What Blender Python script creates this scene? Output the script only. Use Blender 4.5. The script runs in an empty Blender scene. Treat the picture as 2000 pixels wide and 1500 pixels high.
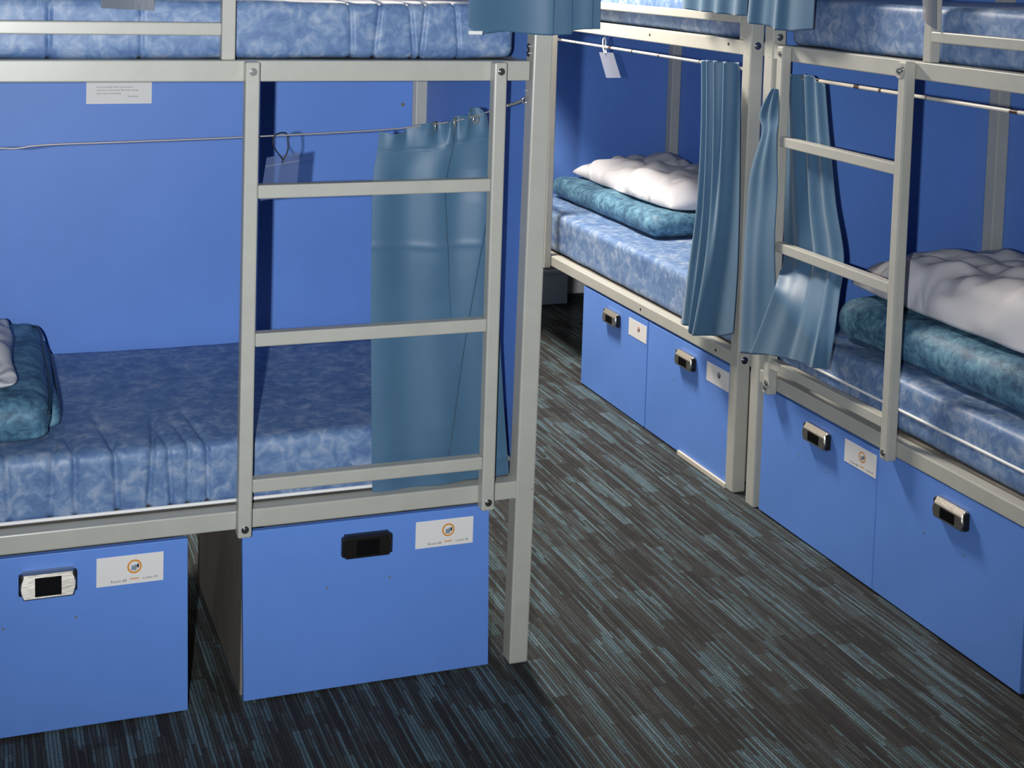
import bpy, bmesh, math, random
from mathutils import Vector, Matrix, noise
random.seed(7)
SC = bpy.context.scene
COL = SC.collection

# ------------------------------------------------------------------ camera
F_PX, PITCH, YAW, ROLL = 2693.8, .0684, .3367, .0275
CAM = Vector((-1.2817, -2.9462, 1.6763)); PP = (876.1, 105.0)
_f = Vector((math.sin(YAW)*math.cos(PITCH), math.cos(YAW)*math.cos(PITCH), -math.sin(PITCH)))
_r = Vector((math.cos(YAW), -math.sin(YAW), 0)); _u = _r.cross(_f)
RIGHT = math.cos(ROLL)*_r + math.sin(ROLL)*_u
UP = -math.sin(ROLL)*_r + math.cos(ROLL)*_u
FWD = _f
cam_data = bpy.data.cameras.new('camera'); cam = bpy.data.objects.new('camera', cam_data); COL.objects.link(cam)
mw = Matrix((RIGHT, UP, -FWD)).transposed().to_4x4(); mw.translation = CAM
cam.matrix_world = mw
cam_data.sensor_width = 36; cam_data.sensor_fit = 'HORIZONTAL'
cam_data.lens = F_PX/2000*36
cam_data.shift_x = (1000-PP[0])/2000; cam_data.shift_y = -(750-PP[1])/2000
cam_data.clip_start = .05
SC.camera = cam

# ------------------------------------------------------------------ world, lights, exposure
w = bpy.data.worlds.new('world'); SC.world = w; w.use_nodes = True
w.node_tree.nodes['Background'].inputs[0].default_value = (.8, .85, 1, 1)
w.node_tree.nodes['Background'].inputs[1].default_value = .004
SC.view_settings.view_transform = 'Standard'; SC.view_settings.look = 'None'
SC.view_settings.gamma = 1; SC.view_settings.exposure = 0.0
SC.view_settings.use_curve_mapping = False

def light(name, kind, loc, power, color, **kw):
    d = bpy.data.lights.new(name, kind); d.energy = power; d.color = color
    o = bpy.data.objects.new(name, d); COL.objects.link(o); o.location = loc
    for k, v in kw.items(): setattr(d, k, v)
    return o
# the camera's own flash, a hand's width to the left of the lens
flash = light('camera_flash', 'SPOT', CAM - .150*RIGHT + .0*UP - .03*FWD, 400, (.95, .98, 1.0), shadow_soft_size=.018, spot_size=math.radians(88), spot_blend=1.0)
flash.rotation_euler = cam.matrix_world.to_euler()
# warm ceiling lamp over the far end of the aisle
lamp = light('ceiling_lamp_light', 'AREA', (.19, 2.0, 2.70), 150, (1.0, .90, .77), shape='DISK', size=.60)

def un(u, v, ax, val):
    d = RIGHT*((u-PP[0])/F_PX) - UP*((v-PP[1])/F_PX) + FWD
    i = 'XYZ'.index(ax)
    return CAM + d*((val-CAM[i])/d[i])

# ------------------------------------------------------------------ materials
MATS = {}
def mat(name, color=(.5, .5, .5), rough=.5, metal=0, **kw):
    m = bpy.data.materials.new(name); m.use_nodes = True
    b = m.node_tree.nodes['Principled BSDF']
    b.inputs['Base Color'].default_value = (*color, 1); b.inputs['Roughness'].default_value = rough
    b.inputs['Metallic'].default_value = metal
    for k, v in kw.items(): b.inputs[k.replace('_', ' ')].default_value = v
    MATS[name] = m
    return m, m.node_tree.nodes, m.node_tree.links, b
def ramp(n, stops, interp='LINEAR'):
    r = n.new('ShaderNodeValToRGB'); r.color_ramp.interpolation = interp
    el = r.color_ramp.elements
    while len(el) < len(stops): el.new(.5)
    for e, (p, c) in zip(el, stops): e.position = p; e.color = (*c, 1)
    return r
def noise_node(n, l, scale, detail=3, rough=.5, dist=0, stretch=None, coord='Object'):
    tc = n.new('ShaderNodeTexCoord'); mp = n.new('ShaderNodeMapping')
    if stretch: mp.inputs['Scale'].default_value = stretch
    l.new(tc.outputs[coord], mp.inputs[0])
    t = n.new('ShaderNodeTexNoise'); t.inputs['Scale'].default_value = scale
    t.inputs['Detail'].default_value = detail; t.inputs['Roughness'].default_value = rough
    t.inputs['Distortion'].default_value = dist
    l.new(mp.outputs[0], t.inputs['Vector'])
    return t
def bump(n, l, b, src, strength, dist):
    bp = n.new('ShaderNodeBump'); bp.inputs['Strength'].default_value = strength; bp.inputs['Distance'].default_value = dist
    l.new(src, bp.inputs['Height']); l.new(bp.outputs[0], b.inputs['Normal'])
def vary(name, c1, c2, scale, rough, lo=.35, hi=.65, stretch=None, detail=4, bstr=0, bdist=.001, dist=0, **kw):
    m, n, l, b = mat(name, c1, rough, **kw)
    t = noise_node(n, l, scale, detail, .6, dist, stretch)
    r = ramp(n, [(lo, c1), (hi, c2)]); l.new(t.outputs['Fac'], r.inputs[0]); l.new(r.outputs[0], b.inputs['Base Color'])
    if bstr: bump(n, l, b, t.outputs['Fac'], bstr, bdist)
    return m
# painted steel: cream grey gloss with a few worn spots
m, n, l, b = mat('painted_steel', (.53, .53, .48), .33)
t = noise_node(n, l, 14, 5, .7); r = ramp(n, [(.3, (.445, .445, .405)), (.7, (.405, .405, .37))])
l.new(t.outputs['Fac'], r.inputs[0])
t2 = noise_node(n, l, 60, 3, .6, 0, (.35, .35, 1.6)); r2 = ramp(n, [(.76, (0, 0, 0)), (.78, (1, 1, 1))]); l.new(t2.outputs['Fac'], r2.inputs[0])
mx = n.new('ShaderNodeMix'); mx.data_type = 'RGBA'; mx.inputs['B'].default_value = (.12, .11, .1, 1)
l.new(r2.outputs[0], mx.inputs['Factor']); l.new(r.outputs[0], mx.inputs['A']); l.new(mx.outputs['Result'], b.inputs['Base Color'])
# white rod paint, chipped
m, n, l, b = mat('rod_paint', (.62, .6, .55), .35)
t = noise_node(n, l, 16, 2, .5, 0, (.2, 1, .2)); r = ramp(n, [(.60, (.62, .6, .55)), (.615, (.07, .045, .03))]); l.new(t.outputs['Fac'], r.inputs[0]); l.new(r.outputs[0], b.inputs['Base Color'])
# blue laminate board
m, n, l, b = mat('blue_laminate', (.10, .215, .60), .5)
t = noise_node(n, l, 3.2, 4, .6); r = ramp(n, [(.3, (.106, .24, .65)), (.7, (.122, .265, .72))]); l.new(t.outputs['Fac'], r.inputs[0]); l.new(r.outputs[0], b.inputs['Base Color'])
t2 = noise_node(n, l, 420, 2, .5); bump(n, l, b, t2.outputs['Fac'], .12, .0006)
vary('raw_board', (.20, .185, .165), (.125, .115, .10), 5, .7, stretch=(1, 1, .5))
mat('board_edge', (.55, .52, .45), .6)
# marbled vinyl on the mattresses
def marbled(name, c0, c1, c2, scale, st=(1, 1, 1), rough=.5):
    m, n, l, b = mat(name, c1, rough)
    t = noise_node(n, l, scale, 6, .62, .7, st)
    t2 = noise_node(n, l, scale*.35, 2, .5, .3, st)
    ad = n.new('ShaderNodeMath'); ad.operation = 'MULTIPLY_ADD'; ad.inputs[1].default_value = .35
    l.new(t2.outputs['Fac'], ad.inputs[0]); l.new(t.outputs['Fac'], ad.inputs[2])
    r = ramp(n, [(.52, c0), (.66, c1), (.76, tuple(.6*x+.4*y for x, y in zip(c1, c2))), (.90, c2)]); l.new(ad.outputs[0], r.inputs[0])
    l.new(r.outputs[0], b.inputs['Base Color'])
    t3 = noise_node(n, l, 9, 3, .6, .4); bump(n, l, b, t3.outputs['Fac'], .25, .006)
marbled('mattress_vinyl', (.085, .155, .33), (.125, .215, .395), (.32, .385, .52), 32)
marbled('teal_vinyl', (.032, .082, .15), (.064, .165, .265), (.16, .33, .43), 40, rough=.6)
mat('piping_white', (.78, .78, .78), .5)
mat('piping_dark', (.012, .03, .045), .5)
# satin curtains
m, n, l, b = mat('curtain_satin', (.075, .195, .345), .5)
b.inputs['Sheen Weight'].default_value = .25; b.inputs['Sheen Roughness'].default_value = .4
t = noise_node(n, l, 5, 3, .6); r = ramp(n, [(.3, (.050, .122, .215)), (.7, (.061, .142, .24))]); l.new(t.outputs['Fac'], r.inputs[0]); l.new(r.outputs[0], b.inputs['Base Color'])
t2 = noise_node(n, l, 700, 2, .5); bump(n, l, b, t2.outputs['Fac'], .1, .0005)
m, n, l, b = mat('white_cotton', (.56, .56, .61), .85)
t = noise_node(n, l, 5.5, 3, .5, .9, (1.0, 1.9, 1.0)); t.noise_type = 'RIDGED_MULTIFRACTAL'; bump(n, l, b, t.outputs['Fac'], .55, .022)
mat('chrome', (.8, .8, .78), .22, .85)
m, n, l, b = mat('brushed_nickel', (.50, .47, .43), .24, 1)
t = noise_node(n, l, 60, 2, .5, 0, (1, 1, 30)); r = ramp(n, [(.3, (.24, .24, .24)), (.7, (.4, .4, .4))]); l.new(t.outputs['Fac'], r.inputs[0]); l.new(r.outputs[0], b.inputs['Roughness'])
mat('handle_dark', (.03, .028, .026), .25, .6)
mat('recess_black', (.004, .004, .005), .7, Specular_IOR_Level=.05)
mat('bolt_steel', (.45, .46, .47), .28, 1)
mat('hole_black', (.02, .018, .016), .8)
mat('label_paper', (.74, .73, .73), .5)
mat('notice_paper', (.74, .73, .72), .5)
mat('ink_grey', (.10, .10, .11), .6)
mat('ink_orange', (.68, .28, .05), .5)
mat('ink_slate', (.22, .27, .33), .5)
mat('black_cord', (.01, .01, .014), .5)
mat('wire_steel', (.42, .38, .38), .45, .4)
mat('zip_tie', (.75, .74, .7), .45)
def clear(name, tint, alpha, rough):
    m, n, l, b = mat(name, tint, rough); b.inputs['Alpha'].default_value = alpha
    b.inputs['Coat Weight'].default_value = .6
clear('clear_vinyl', (.11, .16, .33), .45, .15)
clear('clear_vinyl_white', (.42, .45, .55), .24, .12)
clear('clear_vinyl_grey', (.20, .22, .27), .55, .2)
vary('wall_paint', (.38, .38, .36), (.42, .42, .40), 3, .8)
vary('skirting_paint', (.82, .82, .80), (.76, .76, .74), 6, .5)
vary('ceiling_paint', (.32, .31, .30), (.36, .35, .34), 2, .9)
# striped carpet, ribs running along Y
def carpet():
    m, n, l, b = mat('carpet', (.04, .045, .05), .95)
    tc = n.new('ShaderNodeTexCoord'); sp = n.new('ShaderNodeSeparateXYZ'); l.new(tc.outputs['Object'], sp.inputs[0])
    def mth(op, a, bb=None):
        q = n.new('ShaderNodeMath'); q.operation = op
        for i, s in enumerate((a, bb)):
            if s is None: continue
            if isinstance(s, (int, float)): q.inputs[i].default_value = s
            else: l.new(s, q.inputs[i])
        return q.outputs[0]
    def wn(a, bb):
        c = n.new('ShaderNodeCombineXYZ'); l.new(a, c.inputs[0]); l.new(bb, c.inputs[1])
        q = n.new('ShaderNodeTexWhiteNoise'); q.noise_dimensions = '2D'; l.new(c.outputs[0], q.inputs['Vector']); return q.outputs['Value']
    wob = noise_node(n, l, 30, 2, .5, 0, (1, .3, 1))
    X = mth('ADD', sp.outputs[0], mth('MULTIPLY', mth('SUBTRACT', wob.outputs['Fac'], .5), .004)); Y = sp.outputs[1]
    def layer(wx, wy, seed):
        cx = mth('FLOOR', mth('DIVIDE', mth('ADD', X, seed), wx))
        one = n.new('ShaderNodeValue'); one.outputs[0].default_value = seed*7.3
        off = wn(cx, one.outputs[0])
        cy = mth('FLOOR', mth('ADD', mth('DIVIDE', Y, wy), mth('MULTIPLY', off, 9.0)))
        return wn(cx, cy)
    a = layer(.0082, .24, 1.0); c = layer(.046, .17, 2.0); d = layer(.0041, .12, 3.0); e = layer(.0164, .22, 4.0)
    # which colour: stripe value modulated by coarse blocks
    s = mth('ADD', mth('ADD', mth('MULTIPLY', a, .38), mth('MULTIPLY', c, .24)), mth('ADD', mth('MULTIPLY', d, .20), mth('MULTIPLY', e, .18)))
    r = ramp(n, [(.26, (.010, .010, .011)), (.42, (.020, .021, .022)), (.52, (.036, .037, .037)), (.61, (.042, .062, .070)), (.70, (.058, .108, .135)), (.82, (.095, .140, .165))])
    l.new(s, r.inputs[0])
    fine = noise_node(n, l, 330, 3, .7); rf = ramp(n, [(.32, (.22, .22, .22)), (.68, (1.55, 1.55, 1.55))]); l.new(fine.outputs['Fac'], rf.inputs[0])
    rib = mth('FRACT', mth('DIVIDE', mth('ADD', X, 1.0), .0082)); gr = ramp(n, [(.16, (.22, .22, .24)), (.34, (1.16, 1.16, 1.16))]); l.new(rib, gr.inputs[0])
    m0 = n.new('ShaderNodeMix'); m0.data_type = 'RGBA'; m0.blend_type = 'MULTIPLY'; m0.inputs['Factor'].default_value = 1
    l.new(r.outputs[0], m0.inputs['A']); l.new(gr.outputs[0], m0.inputs['B'])
    mx = n.new('ShaderNodeMix'); mx.data_type = 'RGBA'; mx.blend_type = 'MULTIPLY'; mx.inputs['Factor'].default_value = 1
    l.new(m0.outputs['Result'], mx.inputs['A']); l.new(rf.outputs[0], mx.inputs['B']); l.new(mx.outputs['Result'], b.inputs['Base Color'])
    hh = mth('ADD', mth('MULTIPLY', a, .6), fine.outputs['Fac']); bump(n, l, b, hh, .5, .003)
carpet()

# ------------------------------------------------------------------ mesh helpers
def finish(name, bm, material, parent=None, base=None, smooth=False, recalc=True, label=None):
    if recalc: bmesh.ops.recalc_face_normals(bm, faces=bm.faces[:])
    xs = [v.co for v in bm.verts]
    c = Vector([(min(p[i] for p in xs)+max(p[i] for p in xs))/2 for i in range(3)])
    for v in bm.verts: v.co -= c
    me = bpy.data.meshes.new(name); bm.to_mesh(me); bm.free()
    if smooth:
        for p in me.polygons: p.use_smooth = True
    me.materials.append(MATS[material])
    o = bpy.data.objects.new(name, me); COL.objects.link(o)
    o.location = c
    if parent:
        o.parent = parent
        q = parent; off = Vector((0, 0, 0))
        while q: off += q.location; q = q.parent
        o.location = c - off
    if label: o['label'] = label
    return o
def tag(o, label, cat, group=None):
    o['label'] = label; o['category'] = cat
    if group: o['group'] = group
    return o
def empty(name, loc, label, cat, group=None):
    o = bpy.data.objects.new(name, None); COL.objects.link(o); o.location = loc; o.empty_display_size = .1
    return tag(o, label, cat, group)
def struct(o): o['kind'] = 'structure'; return o
def box(x0, x1, y0, y1, z0, z1, bev=0, seg=2, bm=None, M=None):
    own = bm is None
    b = bmesh.new()
    bmesh.ops.create_cube(b, size=1)
    for v in b.verts:
        v.co = Vector((x0+(v.co.x+.5)*(x1-x0), y0+(v.co.y+.5)*(y1-y0), z0+(v.co.z+.5)*(z1-z0)))
    if bev: bmesh.ops.bevel(b, geom=b.edges[:], offset=bev, segments=seg, profile=.5, affect='EDGES')
    if M:
        for v in b.verts: v.co = M(v.co)
    if own: return b
    join(bm, b); return bm
def join(dst, src):
    me = bpy.data.meshes.new('tmp'); src.to_mesh(me); src.free(); dst.from_mesh(me); bpy.data.meshes.remove(me)
def cyl(center, axis, r, h, seg=20, bev=0, r2=None):
    b = bmesh.new()
    bmesh.ops.create_cone(b, cap_ends=True, segments=seg, radius1=r, radius2=r if r2 is None else r2, depth=h)
    if bev: bmesh.ops.bevel(b, geom=[e for e in b.edges if len(e.link_faces) == 2 and any(len(f.verts) > 4 for f in e.link_faces)], offset=bev, segments=2, affect='EDGES')
    q = Vector((0, 0, 1)).rotation_difference(Vector(axis).normalized()).to_matrix()
    for v in b.verts: v.co = q @ v.co + Vector(center)
    return b
def tube(pts, r, seg=8, closed=False):
    b = bmesh.new(); rings = []; N = len(pts); pts = [Vector(p) for p in pts]
    up = Vector((0, 0, 1))
    for i, p in enumerate(pts):
        a = pts[i-1] if (i or closed) else p; c = pts[(i+1) % N] if (i < N-1 or closed) else p
        t = (c-a).normalized(); s = t.cross(up)
        if s.length < .05: s = t.cross(Vector((1, 0, 0)))
        s.normalize(); u = s.cross(t)
        rings.append([b.verts.new(p + r*(math.cos(k*2*math.pi/seg)*s + math.sin(k*2*math.pi/seg)*u)) for k in range(seg)])
    for i in range(N if closed else N-1):
        A, B = rings[i], rings[(i+1) % N]
        for k in range(seg): b.faces.new((A[k], A[(k+1) % seg], B[(k+1) % seg], B[k]))
    if not closed: b.faces.new(rings[0]); b.faces.new(rings[-1][::-1])
    return b
def spline(pts, n=40, closed=False):
    pts = [Vector(p) for p in pts]; out = []; N = len(pts); S = N if closed else N-1
    g = (lambda i: pts[i % N]) if closed else (lambda i: pts[max(0, min(N-1, i))])
    for k in range(n if closed else n+1):
        t = k*S/n; i = min(int(t), S-1); t -= i
        p0, p1, p2, p3 = g(i-1), g(i), g(i+1), g(i+2)
        out.append(.5*((2*p1)+(p2-p0)*t+(2*p0-5*p1+4*p2-p3)*t*t+(3*p1-p0-3*p2+p3)*t**3))
    return out
def torus(center, axis, R, r, ns=24, nr=8):
    ax = Vector(axis).normalized(); s = ax.orthogonal().normalized(); u = ax.cross(s)
    return tube([Vector(center)+R*(math.cos(a)*s+math.sin(a)*u) for a in [2*math.pi*i/ns for i in range(ns)]], r, nr, True)
def rounded_block(x0, x1, y0, y1, z0, z1, r, step, disp=None, sx=None):
    """soft block: gridded surface of a box with rounded edges, then displaced"""
    b = bmesh.new(); nx = max(4, int((x1-x0)/(sx or step))); ny = max(4, int((y1-y0)/step)); nz = max(6, int((z1-z0)/step*1.5))
    lo = Vector((x0+r, y0+r, z0+r)); hi = Vector((x1-r, y1-r, z1-r)); V = {}
    def vert(i, j, k):
        key = (i, j, k)
        if key not in V:
            p = Vector((x0+(x1-x0)*i/nx, y0+(y1-y0)*j/ny, z0+(z1-z0)*k/nz))
            q = Vector([max(lo[a], min(hi[a], p[a])) for a in range(3)]); d = p-q
            nn = d.normalized() if d.length > 1e-9 else Vector((0, 0, 1))
            p = q + nn*r
            if disp: p = disp(p, nn)
            V[key] = b.verts.new(p)
        return V[key]
    def face(f, na, nb):
        for a in range(na):
            for c in range(nb): b.faces.new((f(a, c), f(a+1, c), f(a+1, c+1), f(a, c+1)))
    face(lambda a, c: vert(a, c, 0), nx, ny); face(lambda a, c: vert(a, c, nz), nx, ny)
    face(lambda a, c: vert(a, 0, c), nx, nz); face(lambda a, c: vert(a, ny, c), nx, nz)
    face(lambda a, c: vert(0, a, c), ny, nz); face(lambda a, c: vert(nx, a, c), ny, nz)
    return b
def text_bm(body, size, align='LEFT'):
    c = bpy.data.curves.new('t', 'FONT'); c.body = body; c.size = size; c.align_x = align; c.extrude = 0; c.resolution_u = 2
    o = bpy.data.objects.new('t', c); COL.objects.link(o)
    dg = bpy.context.evaluated_depsgraph_get(); me = bpy.data.meshes.new_from_object(o.evaluated_get(dg))
    b = bmesh.new(); b.from_mesh(me); bpy.data.objects.remove(o); bpy.data.curves.remove(c); bpy.data.meshes.remove(me)
    return b

# ------------------------------------------------------------------ room
RX0, RX1, RY0, RY1, RZ = -3.0, 2.0, -4.4, 3.38, 2.75
struct(finish('floor', box(RX0, RX1, RY0, RY1, -.06, 0), 'carpet'))
struct(finish('ceiling', box(RX0, RX1, RY0, RY1, RZ, RZ+.08), 'ceiling_paint'))
struct(finish('wall_back', box(RX0, RX1, RY1, RY1+.1, 0, RZ), 'wall_paint'))
struct(finish('wall_right', box(RX1, RX1+.1, RY0, RY1, 0, RZ), 'wall_paint'))
struct(finish('wall_left', box(RX0-.1, RX0, RY0, RY1, 0, RZ), 'wall_paint'))
struct(finish('wall_front', box(RX0, RX1, RY0-.1, RY0, 0, RZ), 'wall_paint'))
# chimney-breast like projection and its skirting in the far corner of the aisle
struct(finish('trim_1', box(-.4, 1.50, 3.19, 3.378, 0, RZ-.001), 'wall_paint'))
bb = box(-.4, 1.515, 3.170, 3.189, 0, .15, .004); box(-.4, 1.520, 3.164, 3.189, .15, .172, .006, 3, bb)
struct(finish('baseboard_back', bb, 'skirting_paint'))
bb = box(1.522, 1.99, 3.352, 3.379, 0, .15, .004); box(1.522, 1.99, 3.346, 3.379, .15, .172, .006, 3, bb)
struct(finish('baseboard_corner', bb, 'skirting_paint'))

# ------------------------------------------------------------------ bunk beds
# local bed frame: lx runs from the ladder end (0) to the other end (negative), ly into the bed, z up
MA = lambda p: Vector((p.x, p.y, p.z))
XC = 1.03
YB, YC = 2.924, .725
MB = lambda p: Vector((XC+p.y, YB+p.x, p.z))
MC = lambda p: Vector((XC+p.y, YC+p.x, p.z))
BD, PW = .905, .047
BLEN = {'A': 2.07, 'B': 2.122, 'C': 2.07}
ZT0, ZT1, ZL0, ZL1 = 1.400, 1.446, .405, .447
def bolt(parent, p, axis, r, name='bolt', material='bolt_steel'):
    p = Vector(p); axis = Vector(axis).normalized()
    b = cyl(p+axis*.0015, axis, r, .003, 20, .0008)
    d = cyl(p+axis*.0040, axis, r*.62, .002, 16, .0008); join(b, d)
    o = finish(name, b, material, parent)
    finish('socket', cyl(p+axis*.0052, axis, r*.26, .0008, 6), 'hole_black', o) if not (parent and parent.parent) else None
    return o
def bed(M, label, base, rungs, tilt=(0, 0), zl=None, ls=0, outer=False, BL=2.07):
    root = empty('bunk_bed', base, label, 'bunk bed', 'metal bunk beds')
    zl0, zl1 = zl or (ZL0, ZL1)
    out = M(Vector((0, -1, 0)))-M(Vector((0, 0, 0)))
    def part(name, mt, *a, bev=.003, **k): return finish(name, box(*a, bev=bev, M=M), mt, root, **k)
    for i, (x, y) in enumerate(((-PW, 0), (-PW, BD-PW), (-BL, 0), (-BL, BD-PW))):
        b = box(x, x+PW, y, y+PW, 0, 2.05, bev=.004)
        if i == 0:
            for v in b.verts: v.co.x += tilt[0] + (tilt[1]-tilt[0])*v.co.z/1.5
        for v in b.verts: v.co = M(v.co)
        finish('post', b, 'painted_steel', root)
    e = PW+.0005
    part('upper_rail', 'painted_steel', -BL+e, -e, .003, .043, ZT0, ZT1)
    part('lower_rail', 'painted_steel', -BL+e, -e, .003, .043, zl0, zl1)
    part('back_rail', 'painted_steel', -BL+e, -e, BD-.043, BD-.003, ZT0, ZT1)
    part('back_rail', 'painted_steel', -BL+e, -e, BD-.043, BD-.003, ZL0, ZL1)
    for x in (-PW+.002, -BL+.008):
        for z in (ZL0, ZT0): part('end_rail', 'painted_steel', x, x+.03, e, BD-e, z, z+.042)
    for z in (ZL1-.02, ZT1-.02): part('mattress_board', 'raw_board', -BL+.06, -.055, .0435, BD-.048, z, z+.018, bev=0)
    if outer:      # boards fixed to the outside of the frame, posts and rails stand in front of them
        part('back_panel', 'blue_laminate', -BL, -.0005, BD+.0005, BD+.012, .40, 2.03, bev=.001)
        part('end_panel', 'blue_laminate', .0005, .012, e, BD+.012, .40, 2.03, bev=.001)
    else:
        part('back_panel', 'blue_laminate', -BL+.05, -.062, BD-PW-.014, BD-PW-.0005, .455, 2.03, bev=.001)
        part('end_panel', 'blue_laminate', -.014, -.002, e+.003, BD-e, .455, 2.03, bev=.001)
    # guard rail
    for x in (-.765, -BL+.05): part('guard_post', 'painted_steel', x, x+.03, .006, .036, ZT1+.0005, 1.80)
    for z in (1.499, 1.70): part('guard_rail', 'painted_steel', -BL+.0805, -.7655, .004, .032, z, z+.028)
    # ladder hung on the outside of both rails
    st = []
    for x in (-.148+ls, -.7185+ls):
        b = box(x, x+.031, -.030, .0015, zl0-.008, ZT1-.001, bev=.004, M=M); st.append(finish('ladder_stile', b, 'painted_steel', root))
    for z in rungs: part('ladder_rung', 'painted_steel', -.687+ls, -.1485+ls, -.028, .001, z-.030, z)
    for s, x in zip(st, (-.1325+ls, -.703+ls)):
        for z in (ZT1-.022, zl0+.012): bolt(s, M(Vector((x, -.030, z))), out, .0085)
    # upper curtain rod on the outside
    p0, p1 = M(Vector((-.02, -.030, 1.96))), M(Vector((-BL+.02, -.030, 1.96)))
    b = tube([p0, p1], .006, 10)
    for p in (p0, p1): join(b, tube([p, p-out*.031], .006, 8))
    finish('curtain_rod', b, 'rod_paint', root, smooth=True)
    return root
bedA = bed(MA, 'bunk bed nearest the camera, seen from its long side, with a sagging curtain wire', (-1.0, .45, 0), (1.178, .852, .526), tilt=(-.007, .007))
bedB = bed(MB, 'bunk bed at the far end of the aisle under the warm lamp', (1.45, YB-1.0, 0), (1.17, .84, .51), ls=.085, outer=True, BL=2.122)
bedC = bed(MC, 'bunk bed on the right with ladder and chipped curtain rod', (1.45, YC-1.0, 0), (1.177, .861, .503), zl=(.399, .441), outer=True)
for M, bd, BL in ((MB, bedB, 2.122), (MC, bedC, 2.07)):
    finish('curtain_rod', tube([M(Vector((-PW-.0005, .022, 1.354))), M(Vector((-BL+PW+.0005, .022, 1.354)))], .0052, 12), 'rod_paint', bd, smooth=True)
for u, v, r in ((1757, 139, .019), (1498, 748, .016)):
    p = un(u, v, 'X', XC-.030); finish('washer', cyl(p+Vector((-.0012, 0, 0)), (1, 0, 0), r, .0022, 28, .0006), 'painted_steel', bedC)
    bolt(bedC, p+Vector((-.0024, 0, 0)), (-1, 0, 0), .0085)
def disc(parent, u, v, ax, val, axis, r, material='hole_black', name='screw_hole'):
    p = un(u, v, ax, val); a = Vector(axis)
    return finish(name, cyl(p+a*.0004, a, r, .001, 14), material, parent)
for u, v in ((1269, 68), (1423, 86), (1251, 604), (1398, 684)): disc(bedB, u, v, 'X', XC+.003, (-1, 0, 0), .005)
bolt(bedB, un(1480, 90, 'Y', YB-BLEN['B']), (0, -1, 0), .012)
bolt(bedB, un(1454, 704, 'Y', YB-BLEN['B']), (0, -1, 0), .012)
bolt(bedC, (XC+.023, YC-PW, 1.467), (0, -1, 0), .011)
for z in (1.478, 1.462): bolt(bedA, (-PW+.006, .028, z), (-1, 0, 0), .008)
finish('panel_hole', cyl(un(787, 204, 'Y', BD-PW-.0145), (0, 1, 0), .0055, .001, 16), 'raw_board', bedA)
# sagging steel wire of the near bed, tied to a screw eye in the post
wp = [un(u, v, 'Y', y) for u, v, y in ((-700, 300, .028), (-300, 296, .028), (-60, 291, .028), (0, 289.5, .028), (30, 290, .028), (90, 283, .028), (250, 277, .028), (472, 268, .028), (742, 254, .028), (850, 242, .026), (890, 236, .024), (930, 226, .024), (972, 212, .026), (1000, 203, .03), (1022, 196, .032))]
wire = finish('curtain_wire', tube(spline(wp, 120), .0017, 8), 'wire_steel', bedA, smooth=True)
hk = un(1031, 196, 'X', -PW)
b = torus(hk+Vector((-.008, 0, 0)), (0, 1, .3), .007, .002); join(b, tube(spline([hk+Vector((-.012, 0, .002)), hk+Vector((-.03, 0, -.006)), hk+Vector((-.055, -.002, -.012))], 12), .0035, 8))
finish('hook', b, 'chrome', bedA, smooth=True)
for u, v in ((1031, 177), (1033, 199)): finish('screw', cyl(un(u, v, 'X', -PW+.004)+Vector((-.004, 0, 0)), (-1, 0, 0), .0045, .006, 14, .0015), 'chrome', bedA)

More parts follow.
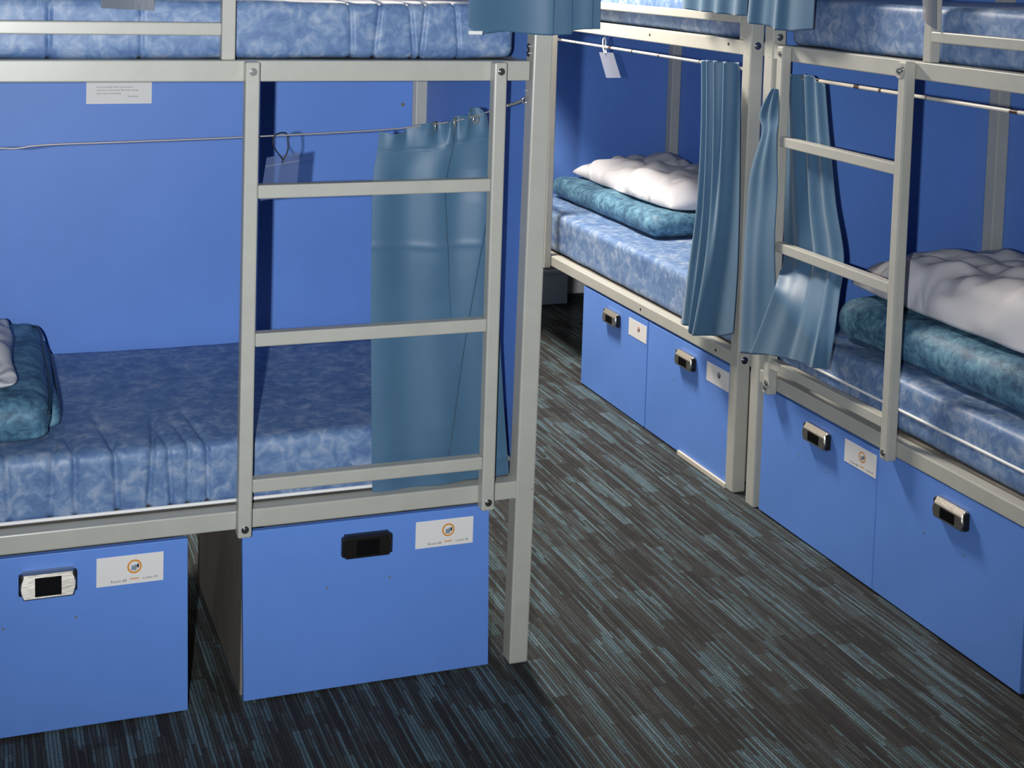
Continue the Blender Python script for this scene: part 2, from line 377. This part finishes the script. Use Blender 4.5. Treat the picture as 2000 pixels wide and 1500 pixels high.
# ------------------------------------------------------------------ storage lockers
def locker(M, xl, width, rd, label, number, dark, style=0, plinth=False, ht=.396, label_off=None, yf=.006, hoff=.222, tilt=0, htilt=0, paper=True, slope=True):
    """xl: lx of the left edge seen from the front, rd: +1/-1 direction of 'right' along lx"""
    P = lambda a, y, z: M(Vector((xl+rd*a, yf+y, z)))
    root = empty('storage_locker', P(width/2, .3, 0), label, 'locker', 'blue lockers under the bunks')
    def pb(name, mt, a0, a1, y0, y1, z0, z1, bev=.0012, sk=0):
        b = box(a0, a1, y0, y1, z0, z1, bev)
        for v in b.verts: v.co = P(v.co.x+sk*(1-v.co.z/ht), v.co.y, v.co.z)
        return finish(name, b, mt, root)
    front = pb('front_panel', 'blue_laminate', 0, width, 0, .016, .006, ht, sk=tilt)
    for a in (.004, width-.019): pb('side_panel', 'raw_board', a, a+.015, .0165, .62, .012, ht-.02)
    pb('bottom_panel', 'raw_board', .0195, width-.0195, .0165, .62, .014, .028)
    pb('back_panel', 'raw_board', .0195, width-.0195, .606, .62, .0285, ht-.02)
    for a in (.05, width-.03):
        for y in (.06, .55):
            c = P(a, y, .008); finish('caster', cyl(c, P(1, 0, 0)-P(0, 0, 0), .0078, .014, 14), 'hole_black', root)
    if plinth: pb('plinth_strip', 'board_edge', width*.45, width+.004, -.010, -.0005, .0005, .016)
    out = P(0, -1, 0)-P(0, 0, 0)
    # recessed pull handle
    h0, h1, z0, z1 = hoff, hoff+.115, .312, .365
    b = bmesh.new(); N = 14; prof = []
    for i in range(N+1):                       # plan outline: bowed ends
        t = i/N; prof.append((h0+.006*(math.cos(math.pi*(t-.5))*-1+1), z0+(z1-z0)*t))
    ring = [(a, z) for a, z in prof] + [(h0+h1-a, z) for a, z in prof[::-1]]
    lay = []
    cx, cz = (h0+h1)/2, (z0+z1)/2
    for y, s, lo, hi in ((-.0005, 1, 0, 0), (-.010, 1, 0, 0), (-.0195, .975, .002, .0125 if slope else .003), (-.0215, .95, .005, .0155 if slope else .006)):
        lay.append([b.verts.new(P(cx+(a-cx)*s, y-(htilt*(z1-z)/(z1-z0) if y < -.015 else 0), z0+lo+(z-z0)*(z1-z0-lo-hi)/(z1-z0))) for a, z in ring])
    for A, B in zip(lay, lay[1:]):
        for k in range(len(ring)): b.faces.new((A[k], A[(k+1) % len(ring)], B[(k+1) % len(ring)], B[k]))
    b.faces.new(lay[-1]); b.faces.new(lay[0][::-1])
    h = finish('handle', b, 'handle_dark' if dark else 'brushed_nickel', root, label='dark pull handle with a black recess' if dark else 'brushed metal pull handle with a black recess')
    b = bmesh.new(); box(cx-.027, cx+.027, -.0222, -.0208, z0+.008, z1-(.0185 if slope else .009), .0006, 1, b)
    for v in b.verts: v.co = P(v.co.x, v.co.y-htilt*(z1-(z0+(v.co.z-z0-.005)*(z1-z0)/(z1-z0-(.0205 if slope else .011))))/(z1-z0), v.co.z)
    finish('recess', b, 'recess_black', h)
    for a0, a1 in ((h0-.002, h0+.008), (h1-.008, h1+.002)):
        b = box(a0, a1, -.017, -.0005, z0+.004, z1-.004, .004, 3)
        for v in b.verts: v.co = P(v.co.x, v.co.y, v.co.z)
        finish('end_cap', b, 'handle_dark', h)
    if paper:
        # paper label
        lo = width-.182 if label_off is None else label_off
        l0, l1, q0, q1 = lo, lo+.142, .310, .374
        lb = pb('label', 'label_paper', l0, l1, -.0012, -.0002, q0, q1, bev=.0004)
        lb['label'] = 'white paper label with an orange ring emblem and small print'
        def flat(b, a, z, name, mt):
            for v in b.verts: v.co = P(a+v.co.x, -.00145, z+v.co.y)
            finish(name, b, mt, lb, recalc=False)
        if style < 2:
            flat(text_bm('Room 6B', .0088), l0+.030, q0+.006, 'lettering', 'ink_grey')
            flat(text_bm('Locker '+number, .0078), l0+.098, q0+.008, 'lettering', 'ink_grey')
        rc, zc = l0+.080, q0+.038
        b = bmesh.new(); R1, R2 = (.0155, .0115) if style < 2 else (.010, .006)
        vs = [[b.verts.new((r*math.cos(t*math.pi/14), r*math.sin(t*math.pi/14), 0)) for t in range(28)] for r in (R1, R2)]
        for k in range(28): b.faces.new((vs[0][k], vs[0][(k+1) % 28], vs[1][(k+1) % 28], vs[1][k]))
        flat(b, rc, zc, 'ring_emblem', 'ink_orange' if style != 3 else 'ink_grey')
        b = bmesh.new(); pts = [(-.007, -.008), (.004, -.009), (.006, .002), (.003, .006), (0, .002), (-.006, .003)]
        b.faces.new([b.verts.new((x, y, 0)) for x, y in pts]); flat(b, rc, zc, 'emblem_figure', 'ink_slate')
        b = bmesh.new(); b.faces.new([b.verts.new((.0075+.0022*math.cos(t), .001+.005*math.sin(t), 0)) for t in [k*math.pi/6 for k in range(12)]]); flat(b, rc, zc, 'emblem_figure', 'hole_black')
        if style < 2:
            b = bmesh.new(); N = 9
            for k in range(N):
                x = -.009+k*.0021; hgt = .0026+.0012*((k*5) % 3)/2
                b.faces.new([b.verts.new(q) for q in ((x, 0, 0), (x+.0017, 0, 0), (x+.0021, hgt, 0), (x+.0004, hgt, 0))])
            flat(b, rc, q0+.0095, 'wordmark', 'ink_orange')
    for a, z in ((.196, .245), (.345, .25)):
        finish('screw_hole', cyl(P(a, -.0003, z), out, .0026, .0008, 10), 'raw_board', front)
    return root
locker(MA, -1.402, .580, 1, 'blue locker with a shiny metal handle at the left edge, beneath the near bunk', '05', False, hoff=.228, label_off=.386, tilt=.006, htilt=.0115, slope=False)
locker(MA, -.702, .586, 1, 'blue locker with a dark handle under the ladder of the near bunk', '06', True, hoff=.228, label_off=.405, tilt=.010, slope=False)
locker(MB, 1.970-YB, .548, -1, 'blue locker with a torn label, farthest along the aisle', '07', False, 2, hoff=.215, label_off=.400)
locker(MB, 1.416-YB, .570, -1, 'blue locker beside the two touching bed posts with a faded label', '08', False, 3, plinth=True, hoff=.232, label_off=.417)
locker(MC, .655-YC, .566, -1, 'blue locker under the right bunk ladder with an orange ring label', '09', False, 1, hoff=.240, label_off=.420, ht=.390)
locker(MC, .086-YC, .556, -1, 'blue locker at the right edge with a handle and no paper label', '10', False, 1, hoff=.246, label_off=.410, ht=.396, paper=False)

# ------------------------------------------------------------------ mattresses
def mattress(x0, x1, y0, y1, z0, z1, label, creases=(), pipe_z=None, front='Y', seed=0, sag=0, pipe_rise=None, sx=None):
    def disp(p, nn):
        q = p*3.1+Vector((seed*7.1, 0, 0)); a = noise.noise(q)*.006+noise.noise(p*9+Vector((seed, 3, 1)))*.0025
        d = p+nn*a
        fy = (p.y-y0) if front == 'Y' else (p.x-x0)
        al = p.x if front == 'Y' else p.y
        for c, wd, dep, slant, reach in creases:
            cc = c+slant*(z1-p.z)-.12*min(fy, .3)*(1 if slant >= 0 else -1)
            k = math.exp(-((al-cc)/wd)**2)
            if p.z > z1-.02: k *= max(0, 1-fy/reach)
            d -= nn*dep*k
        return d
    o = finish('mattress', rounded_block(x0, x1, y0, y1, z0, z1, .022, .016, disp, sx), 'mattress_vinyl', smooth=True)
    tag(o, label, 'mattress', 'marbled blue mattresses')
    if pipe_z:
        L = []
        for i in range(60):
            t = i/59; zz = pipe_z + (pipe_rise(t) if pipe_rise else 0)
            L.append(Vector((x0+.02+(x1-x0-.04)*t, y0-.002, zz)) if front == 'Y' else Vector((x0-.002, y0+.02+(y1-y0-.04)*t, zz)))
        b = tube(L, .0042, 8)
        finish('piping', b, 'piping_white', o, smooth=True)
    return o
CR = [(-1.20, .006, .006, .05, .2), (-1.105, .007, .007, -.04, .2), (-1.06, .006, .008, .02, .25), (-.975, .007, .012, .05, .35), (-.895, .006, .012, -.05, .3), (-.86, .005, .008, .06, .2), (-.815, .006, .007, .0, .25), (-.775, .005, .009, .03, .3), (-1.3, .006, .007, .03, .2)]
mattress(-2.0, -.068, .046, .838, .4475, .592, 'thin marbled blue mattress with creased front on the lower near bunk', CR, .456, 'Y', 1, sx=.0035)
mattress(-2.0, -.070, .046, .838, ZT1+.001, 1.575, 'marbled blue mattress on the upper near bunk behind the guard rail', [(-.47, .005, .006, .05, .2), (-.40, .005, .006, -.1, .2), (-.33, .004, .008, .1, .2), (-.29, .004, .008, -.1, .2), (-.93, .004, .006, 0, .2), (-1.12, .004, .007, 0, .2), (-.22, .004, .007, .1, .2)], None, 'Y', 2, sx=.0035)
mattress(XC+.046, XC+.838, YB-BLEN['B']+.07, YB-.07, .4475, .612, 'marbled blue mattress on the lower far bunk under the far pillows', (), None, 'X', 3)
mattress(XC+.046, XC+.838, YB-BLEN['B']+.07, YB-.07, ZT1+.001, 1.575, 'marbled blue mattress on the upper far bunk behind its guard rail', (), None, 'X', 4)
mattress(XC+.046, XC+.838, YC-BLEN['C']+.07, YC-.07, .4475, .588, 'marbled blue mattress with a white piping band on the lower right bunk', (), .508, 'X', 5)
mattress(XC+.046, XC+.838, YC-BLEN['C']+.07, YC-.07, ZT1+.001, 1.590, 'marbled blue mattress on the upper right bunk', (), None, 'X', 6)

# ------------------------------------------------------------------ pillows
def pillow(name, center, size, rotz, material, label, group, tilt=(0, 0), flat=.35, wr=.012, seed=0, px=4.0, sub=70, seam=None):
    sx, sy, sz = size; b = bmesh.new(); N = sub; V = {}
    R = Matrix.Rotation(rotz, 3, 'Z') @ Matrix.Rotation(tilt[0], 3, 'X') @ Matrix.Rotation(tilt[1], 3, 'Y')
    def P(i, j, s):
        u, v = -1+2*i/N, -1+2*j/N
        e = max(0, (1-abs(u)**px)*(1-abs(v)**px))**.5
        pin = 1-.05*(1-abs(v)**2)*abs(u)**4; pin2 = 1-.05*(1-abs(u)**2)*abs(v)**4
        z = sz*(e*s if s > 0 else -e*flat)
        cr = 1-.09*(abs(u)*abs(v))**3
        p = Vector((u*sx/2*pin*cr, v*sy/2*pin2*cr, z))
        k = min(1, e*1.6)
        q = Vector((p.x, p.y, s*.3))*6+Vector((seed*5.3, seed, 0))
        rid = (1-abs(noise.noise(q*1.3+Vector((0, 0, 9)))))**4
        p += Vector((0, 0, s if s > 0 else 0))*wr*(noise.noise(q)*1.2+noise.noise(q*2.3)*.6-rid*.8)*k
        p.x += wr*.7*noise.noise(q*1.1+Vector((3, 3, 3))); p.y += wr*.7*noise.noise(q*1.1+Vector((8, 1, 3)))
        return R @ p + Vector(center)
    for s in (1, -1):
        for i in range(N+1):
            for j in range(N+1):
                edge = i in (0, N) or j in (0, N)
                if edge and s < 0: V[(i, j, s)] = V[(i, j, 1)]
                else: V[(i, j, s)] = b.verts.new(P(i, j, s))
        for i in range(N):
            for j in range(N):
                b.faces.new((V[(i, j, s)], V[(i+1, j, s)], V[(i+1, j+1, s)], V[(i, j+1, s)]))
    edge_pts = None
    if seam:
        idx = [(i, 0) for i in range(N)]+[(N, j) for j in range(N)]+[(N-i, N) for i in range(N)]+[(0, N-j) for j in range(N)]
        edge_pts = [V[(i, j, 1)].co.copy() for i, j in idx][::2]
    o = finish(name, b, material, smooth=True)
    tag(o, label, 'pillow', group)
    if seam: finish('piping', tube(edge_pts, .0032, 6, True), seam, o, smooth=True)
    return o
GT, GW = 'teal vinyl pillows', 'white pillows'
def slab_pillow(x0, x1, y0, y1, z0, z1, label, seed, seam=None, r=.045):
    def disp(p, nn):
        a = noise.noise(p*5+Vector((seed, 0, 0)))*.012+noise.noise(p*11+Vector((seed, 2, 0)))*.004
        cx, cy = (x0+x1)/2, (y0+y1)/2
        dome = (1-((p.x-cx)/(x1-x0)*2)**2)*(1-((p.y-cy)/(y1-y0)*2)**2)
        q = p+nn*a*(.15 if p.z < z0+.02 else 1)
        if p.z > (z0+z1)/2: q.z += .007*max(0, dome)
        return Vector((q.x, q.y, max(q.z, z0)))
    o = finish('pillow', rounded_block(x0, x1, y0, y1, z0, z1, r, .014, disp), 'teal_vinyl', smooth=True)
    tag(o, label, 'pillow', GT)
    if seam:
        def d2(p, nn):
            q = p+nn*noise.noise(p*7+Vector((seed, 4, 0)))*.006
            return Vector((q.x, q.y, max(q.z, z0)))
        finish('under_fold', rounded_block(x1-.10, x1+.020, y0+.10, y1-.01, z0, z0+.050, .020, .012, d2), 'teal_vinyl', o, smooth=True)
        zs = z0+.030
        L = [(x1-.01, y0+.10, zs), (x1+.018, y0+.14, zs), (x1+.0215, (y0+y1)/2, zs+.004), (x1+.019, y1-.06, zs), (x1-.012, y1-.012, zs)]
        finish('piping', tube(spline(L, 40), .0035, 6), seam, o, smooth=True)
        L = [(x1-.012, y0+.015, z1-.03), (x1-.004, y0+.15, z1+.0), (x1-.006, (y0+y1)/2, z1+.008), (x1-.006, y1-.1, z1), (x1-.05, y1-.02, z1-.01), (x1-.16, y1+.0, z1+.004)]
        finish('piping', tube(spline(L, 40), .0035, 6), seam, o, smooth=True)
    return o
slab_pillow(-1.62, -1.098, .115, .822, .594, .690, 'teal marbled pillow with dark piping at the left edge on the near bunk', 1, 'piping_dark')
pillow('pillow', (-1.420, .46, .714), (.52, .60, .050), 0, 'white_cotton', 'white pillow cut off by the left edge of the view, on a teal pillow', GW, wr=.022, seed=2, flat=.6)
slab_pillow(1.225, 1.80, 1.76, 2.775, .616, .700, 'teal marbled pillow under a white pillow on the far bunk', 5)
pillow('pillow', (1.56, 2.29, .722), (.50, 1.02, .100), 0, 'white_cotton', 'crumpled white pillow on the far bunk', GW, wr=.022, seed=4, flat=.2)
slab_pillow(1.145, 1.78, -.62, .485, .591, .715, 'thick teal marbled pillow on the right bunk beside the ladder', 9, r=.06)
pillow('pillow', (1.485, -.09, .742), (.58, 1.30, .135), 0, 'white_cotton', 'large crumpled white pillow on the right bunk', GW, wr=.024, seed=6, flat=.2)

# ------------------------------------------------------------------ curtains
def polyline(row, s):
    seg = [math.dist(a, b) for a, b in zip(row, row[1:])]; T = sum(seg); d = s*T
    for (a, b), L in zip(zip(row, row[1:]), seg):
        if d <= L or b is row[-1]:
            k = d/L if L else 0; return (a[0]+(b[0]-a[0])*k, a[1]+(b[1]-a[1])*k)
        d -= L
def sheet(bm, ax, rows, depth, fold, nu=90, nv=90):
    """rows: outline polylines read off the photograph (left to right), top to bottom; laid on the bed's front plane"""
    V = []
    for j in range(nv+1):
        t = j/nv*(len(rows)-1); i = min(int(t), len(rows)-2); k = t-i
        line = []
        for a in range(nu+1):
            s = a/nu; p = polyline(rows[i], s); q = polyline(rows[i+1], s)
            # smooth vertical interpolation through neighbouring rows
            p0 = polyline(rows[max(0, i-1)], s); q1 = polyline(rows[min(len(rows)-1, i+2)], s)
            uv = [.5*((2*p[c])+(q[c]-p0[c])*k+(2*p0[c]-5*p[c]+4*q[c]-q1[c])*k*k+(3*p[c]-p0[c]-3*q[c]+q1[c])*k**3) for c in (0, 1)]
            T = j/nv
            d0 = depth(s, T) if callable(depth) else depth
            P = un(uv[0], uv[1], ax, d0)
            P['XYZ'.index(ax)] -= fold(s, T)
            line.append(bm.verts.new(P))
        V.append(line)
    for j in range(nv):
        for a in range(nu): bm.faces.new((V[j][a], V[j][a+1], V[j+1][a+1], V[j+1][a]))
def ridge(s, c, w, h): return h*math.exp(-((s-c)/w)**2)
def saw(s, c, w, h):                 # sharp one-sided pleat edge at c, fading to the right (w>0) or left (w<0)
    d = (s-c)/w
    return h*math.exp(-d*d) if d > 0 else h*math.exp(-(d*40)**2)
def curtain(bm, label, part_mat='curtain_satin'):
    o = finish('curtain', bm, part_mat, smooth=True, recalc=True)
    sm = o.modifiers.new('thickness', 'SOLIDIFY'); sm.thickness = .0016; sm.offset = 0
    return tag(o, label, 'curtain', 'teal satin curtains')
# near bunk, lower
rows = [[(742, 256), (765, 262), (790, 258), (800, 247), (845, 236), (870, 240), (880, 228), (908, 224), (915, 209), (935, 210), (950, 226)],
        [(736, 300), (770, 305), (850, 300), (900, 290), (958, 280)],
        [(728, 350), (850, 350), (964, 345)],
        [(725, 480), (850, 480), (968, 470)],
        [(724, 640), (850, 630), (974, 620)],
        [(725, 800), (850, 790), (982, 770)],
        [(727, 962), (780, 957), (860, 946), (930, 936), (993, 925)]]
def foldA(s, t):
    f = .004*math.sin(s*15+.6*math.sin(3*t))*min(1, t*3)
    f += saw(s, .655 if t < .14 else (.655-.30*(t-.14) if t < .38 else .583+.12*(t-.38)), -.20, .012*max(0, min(1, (t-.05)*12, (.66-t)*8)))
    c2 = .985-.40*max(0, t-.35)/.55
    f += saw(s, c2, -.20, .013*max(0, min(1, (t-.3)*10, (.95-t)*14)))
    top = max(0, 1-t/.15)
    f += top*(ridge(s, .62, .05, .022)-ridge(s, .52, .045, .010)+ridge(s, .42, .06, .016)+ridge(s, .78, .05, .02)-ridge(s, .70, .03, .008)+ridge(s, .95, .05, .01)+ridge(s, .12, .05, .008)-ridge(s, .25, .05, .008))
    f += .0022*math.exp(-((t-.50)/.006)**2)+.002*math.exp(-((t-.95)/.006)**2)-.001*math.exp(-((t-.135)/.005)**2)
    return min(f, .026)
bm = bmesh.new(); sheet(bm, 'Y', rows, .031, foldA, 240, 170)
cA = curtain(bm, 'teal curtain bunched behind the ladder of the near bunk, hung by eyelets on the wire')
for u, v, ax in ((888, 239, (.9, -.45, .1)), (929, 233, (.45, -.9, 0)), (850, 246, (.95, -.3, 0))):
    finish('eyelet', torus(un(u, v, 'Y', .004), ax, .0085, .0022, 24, 8), 'chrome', cA, smooth=True)
# near bunk, upper: only its hem hangs into view
rows = [[(925, -380), (1030, -385), (1170, -390)], [(918, -150), (1030, -150), (1176, -150)],
        [(913, 52), (925, 60), (945, 66), (985, 61), (1045, 68), (1075, 69), (1112, 67), (1116, 60), (1140, 57), (1173, 57)]]
def foldU(s, t): return .004*math.sin(s*11+1)+saw(s, .635-.01*t, -.10, .008)+saw(s, .770, -.10, .009)+saw(s, .925+.01*t, -.10, .010)
bm = bmesh.new(); sheet(bm, 'Y', rows, -.040, foldU, 220, 60)
cU = curtain(bm, 'teal curtain hem hanging over the near post at the top of the view')
pc = un(929, 64, 'Y', -.05); finish('care_tag', box(pc.x-.017, pc.x+.016, pc.y-.001, pc.y+.0005, pc.z-.004, pc.z+.004, .0004), 'piping_white', cU)
# far bunk, lower
rows = [[(1375, 118), (1395, 117), (1420, 120), (1450, 122)], [(1373, 250), (1410, 255), (1449, 258)], [(1363, 400), (1405, 405), (1446, 410)],
        [(1346, 520), (1392, 528), (1441, 535)], [(1331, 632), (1352, 637), (1356, 652), (1385, 655), (1410, 657), (1432, 652)]]
def foldB(s, t):
    g = 1-.35*t
    return g*(ridge(s, .10, .07, .022)+ridge(s, .30-.02*t, .07, .030)+ridge(s, .53-.06*t, .08, .034)+ridge(s, .82-.30*t, .10, .034)+.010*s*(1-t))
bm = bmesh.new(); sheet(bm, 'X', rows, .990, foldB, 130, 70)
curtain(bm, 'teal curtain in deep folds beside the far bunk post')
rows = [[(1345, -220), (1400, -215), (1475, -205)], [(1341, -80), (1400, -75), (1470, -70)], [(1337, 15), (1368, 22), (1395, 24), (1430, 29), (1462, 31)]]
bm = bmesh.new(); sheet(bm, 'X', rows, .985, lambda s, t: ridge(s, .1, .1, .02)+ridge(s, .38, .1, .024)+ridge(s, .60, .09, .02)+ridge(s, .9, .1, .02), 100, 40)
curtain(bm, 'teal curtain hem at the top above the far bunk guard rail')
# right bunk, lower: bunched on the rod, drawn round the ladder stile
rows = [[(1520, 155), (1545, 147), (1570, 144), (1590, 148), (1597, 156), (1612, 166)],
        [(1524, 215), (1570, 212), (1617, 232)], [(1528, 300), (1575, 305), (1623, 300)], [(1529, 400), (1580, 410), (1633, 400)],
        [(1531, 500), (1585, 505), (1648, 500)],
        [(1513, 570), (1570, 580), (1640, 575)], [(1490, 632), (1550, 650), (1630, 650)],
        [(1468, 690), (1500, 692), (1530, 698), (1562, 704), (1590, 716), (1618, 722)]]
def depC(s, t):
    k = max(0, min(1, (t-.55)/(.17+.25*s))); k = k*k*(3-2*k)
    return 1.047+(.966-1.047)*k
def foldC(s, t):
    f = ridge(s, .30, .10, .014)+ridge(s, .62-.06*t, .08, .016)+ridge(s, .85, .07, .012)-ridge(s, .48, .05, .006)
    f *= .7+.5*max(0, .3-t)
    if t > .62: f = f*.5+.010*ridge(s, .70, .10, 1)+.012*ridge(s, .86, .05, 1)+.004*ridge(s, 0, .08, 1)
    return f
bm = bmesh.new(); sheet(bm, 'X', rows, depC, foldC, 110, 130)
rows2 = [[(1512, 172), (1522, 174)], [(1487, 222), (1520, 228)], [(1490, 262), (1519, 266)], [(1469, 345), (1517, 350)], [(1458, 440), (1515, 445)], [(1455, 560), (1514, 566)], [(1446, 689), (1470, 692), (1512, 694)]]
sheet(bm, 'X', rows2, .992, lambda s, t: ridge(s, .12, .2, .008)+ridge(s, .62-.2*t, .16, .006)+.003*math.sin(t*17+s*2), 40, 90)
curtain(bm, 'teal curtain drawn around the ladder of the right bunk')
rows = [[(1478, -240), (1540, -235), (1604, -230)], [(1473, -90), (1530, -85), (1598, -80)], [(1462, 38), (1480, 47), (1500, 50), (1520, 58), (1545, 61), (1590, 58)]]
bm = bmesh.new(); sheet(bm, 'X', rows, .985, lambda s, t: ridge(s, .12, .09, .024)+ridge(s, .52, .08, .022)+ridge(s, .30, .07, .006)+ridge(s, .8, .2, .01), 110, 40)
curtain(bm, 'teal curtain hem at the top above the right bunk ladder')

# ------------------------------------------------------------------ hanging tags and notice
def pouch(quad, ax, val, material, label, th=.0016, curve=.003):
    i = 'XYZ'.index(ax); P = [un(u, v, ax, val) for u, v in quad]; b = bmesh.new(); N = 8; G = {}
    for s in (0, 1):
        for a in range(N+1):
            for c in range(N+1):
                x, y = a/N, c/N
                p = (P[0]*(1-x)+P[1]*x)*(1-y)+(P[3]*(1-x)+P[2]*x)*y
                p[i] += curve*math.sin(math.pi*x)+s*th
                G[(a, c, s)] = b.verts.new(p)
        for a in range(N):
            for c in range(N): b.faces.new((G[(a, c, s)], G[(a+1, c, s)], G[(a+1, c+1, s)], G[(a, c+1, s)]))
    for a in range(N):
        for c in (0, N):
            b.faces.new((G[(a, c, 0)], G[(a+1, c, 0)], G[(a+1, c, 1)], G[(a, c, 1)])); b.faces.new((G[(c, a, 0)], G[(c, a+1, 0)], G[(c, a+1, 1)], G[(c, a, 1)]))
    o = finish('tag_pouch', b, material); tag(o, label, 'tag', 'clear plastic tag pouches')
    return o, P
o, P = pouch([(521, 308), (586, 296), (578, 384), (508, 392)], 'Y', .034, 'clear_vinyl', 'clear plastic pouch on a black cord hanging from the near bunk wire')
finish('cord', tube(spline([un(u, v, 'Y', y) for u, v, y in ((553, 312, .031), (537, 290, .026), (533, 272, .025), (541, 262, .026), (554, 259, .034), (561, 264, .040), (563, 285, .036), (560, 300, .032), (553, 312, .031), (551, 319, .031))], 60), .0016, 8), 'black_cord', o, smooth=True)
a0, a1 = P[0].lerp(P[3], .2), P[1].lerp(P[2], .2)
finish('seam', tube([a0+Vector((0, -.001, 0)), a1+Vector((0, -.001, 0))], .0012, 6), 'clear_vinyl_white', o)
o, P = pouch([(1170, 102), (1197, 103), (1212, 152), (1184, 152)], 'X', XC+.020, 'clear_vinyl_white', 'clear plastic pouch zip-tied to the far bunk curtain rod')
finish('zip_tie', tube(spline([un(u, v, 'X', XC+x) for u, v, x in ((1181, 104, .018), (1178, 92, .014), (1178, 78, .014), (1181, 73, .020), (1183, 80, .028), (1183, 92, .028), (1184, 104, .022))], 30), .0028, 8), 'zip_tie', o, smooth=True)
pouch([(197, -70), (304, -66), (301, 21), (197, 16)], 'Y', .0345, 'clear_vinyl_grey', 'grey translucent pouch against the upper mattress at top left', curve=.002)
pouch([(1800, -40), (1828, -40), (1828, 58), (1803, 40)], 'X', XC-.004, 'clear_vinyl_grey', 'bent translucent pouch on the guard post of the right bunk', curve=-.004)
# typed notice on the near bunk's back panel
yb = BD-PW-.0145
n0, n1 = un(169, 120, 'Y', yb), un(296, 202, 'Y', yb)
nt = finish('notice', box(n0.x, n1.x, yb-.0011, yb-.0001, n1.z, n0.z, 0), 'notice_paper')
tag(nt, 'white typed notice stuck to the blue back panel of the near bunk', 'notice')
for k, (ln, dx) in enumerate((('Do you need help? Please ring the bell as it', 0), ('connects to our front desk. Please take care that', 0), ('guests near you are sleeping.', 0), ('Many thanks', .082))):
    b = text_bm(ln, .0066)
    for v in b.verts: v.co = Vector((n0.x+.027+dx+v.co.x*.84, yb-.0014, n1.z+.0435-k*.0085+v.co.y))
    finish('lettering', b, 'ink_grey', nt, recalc=False)
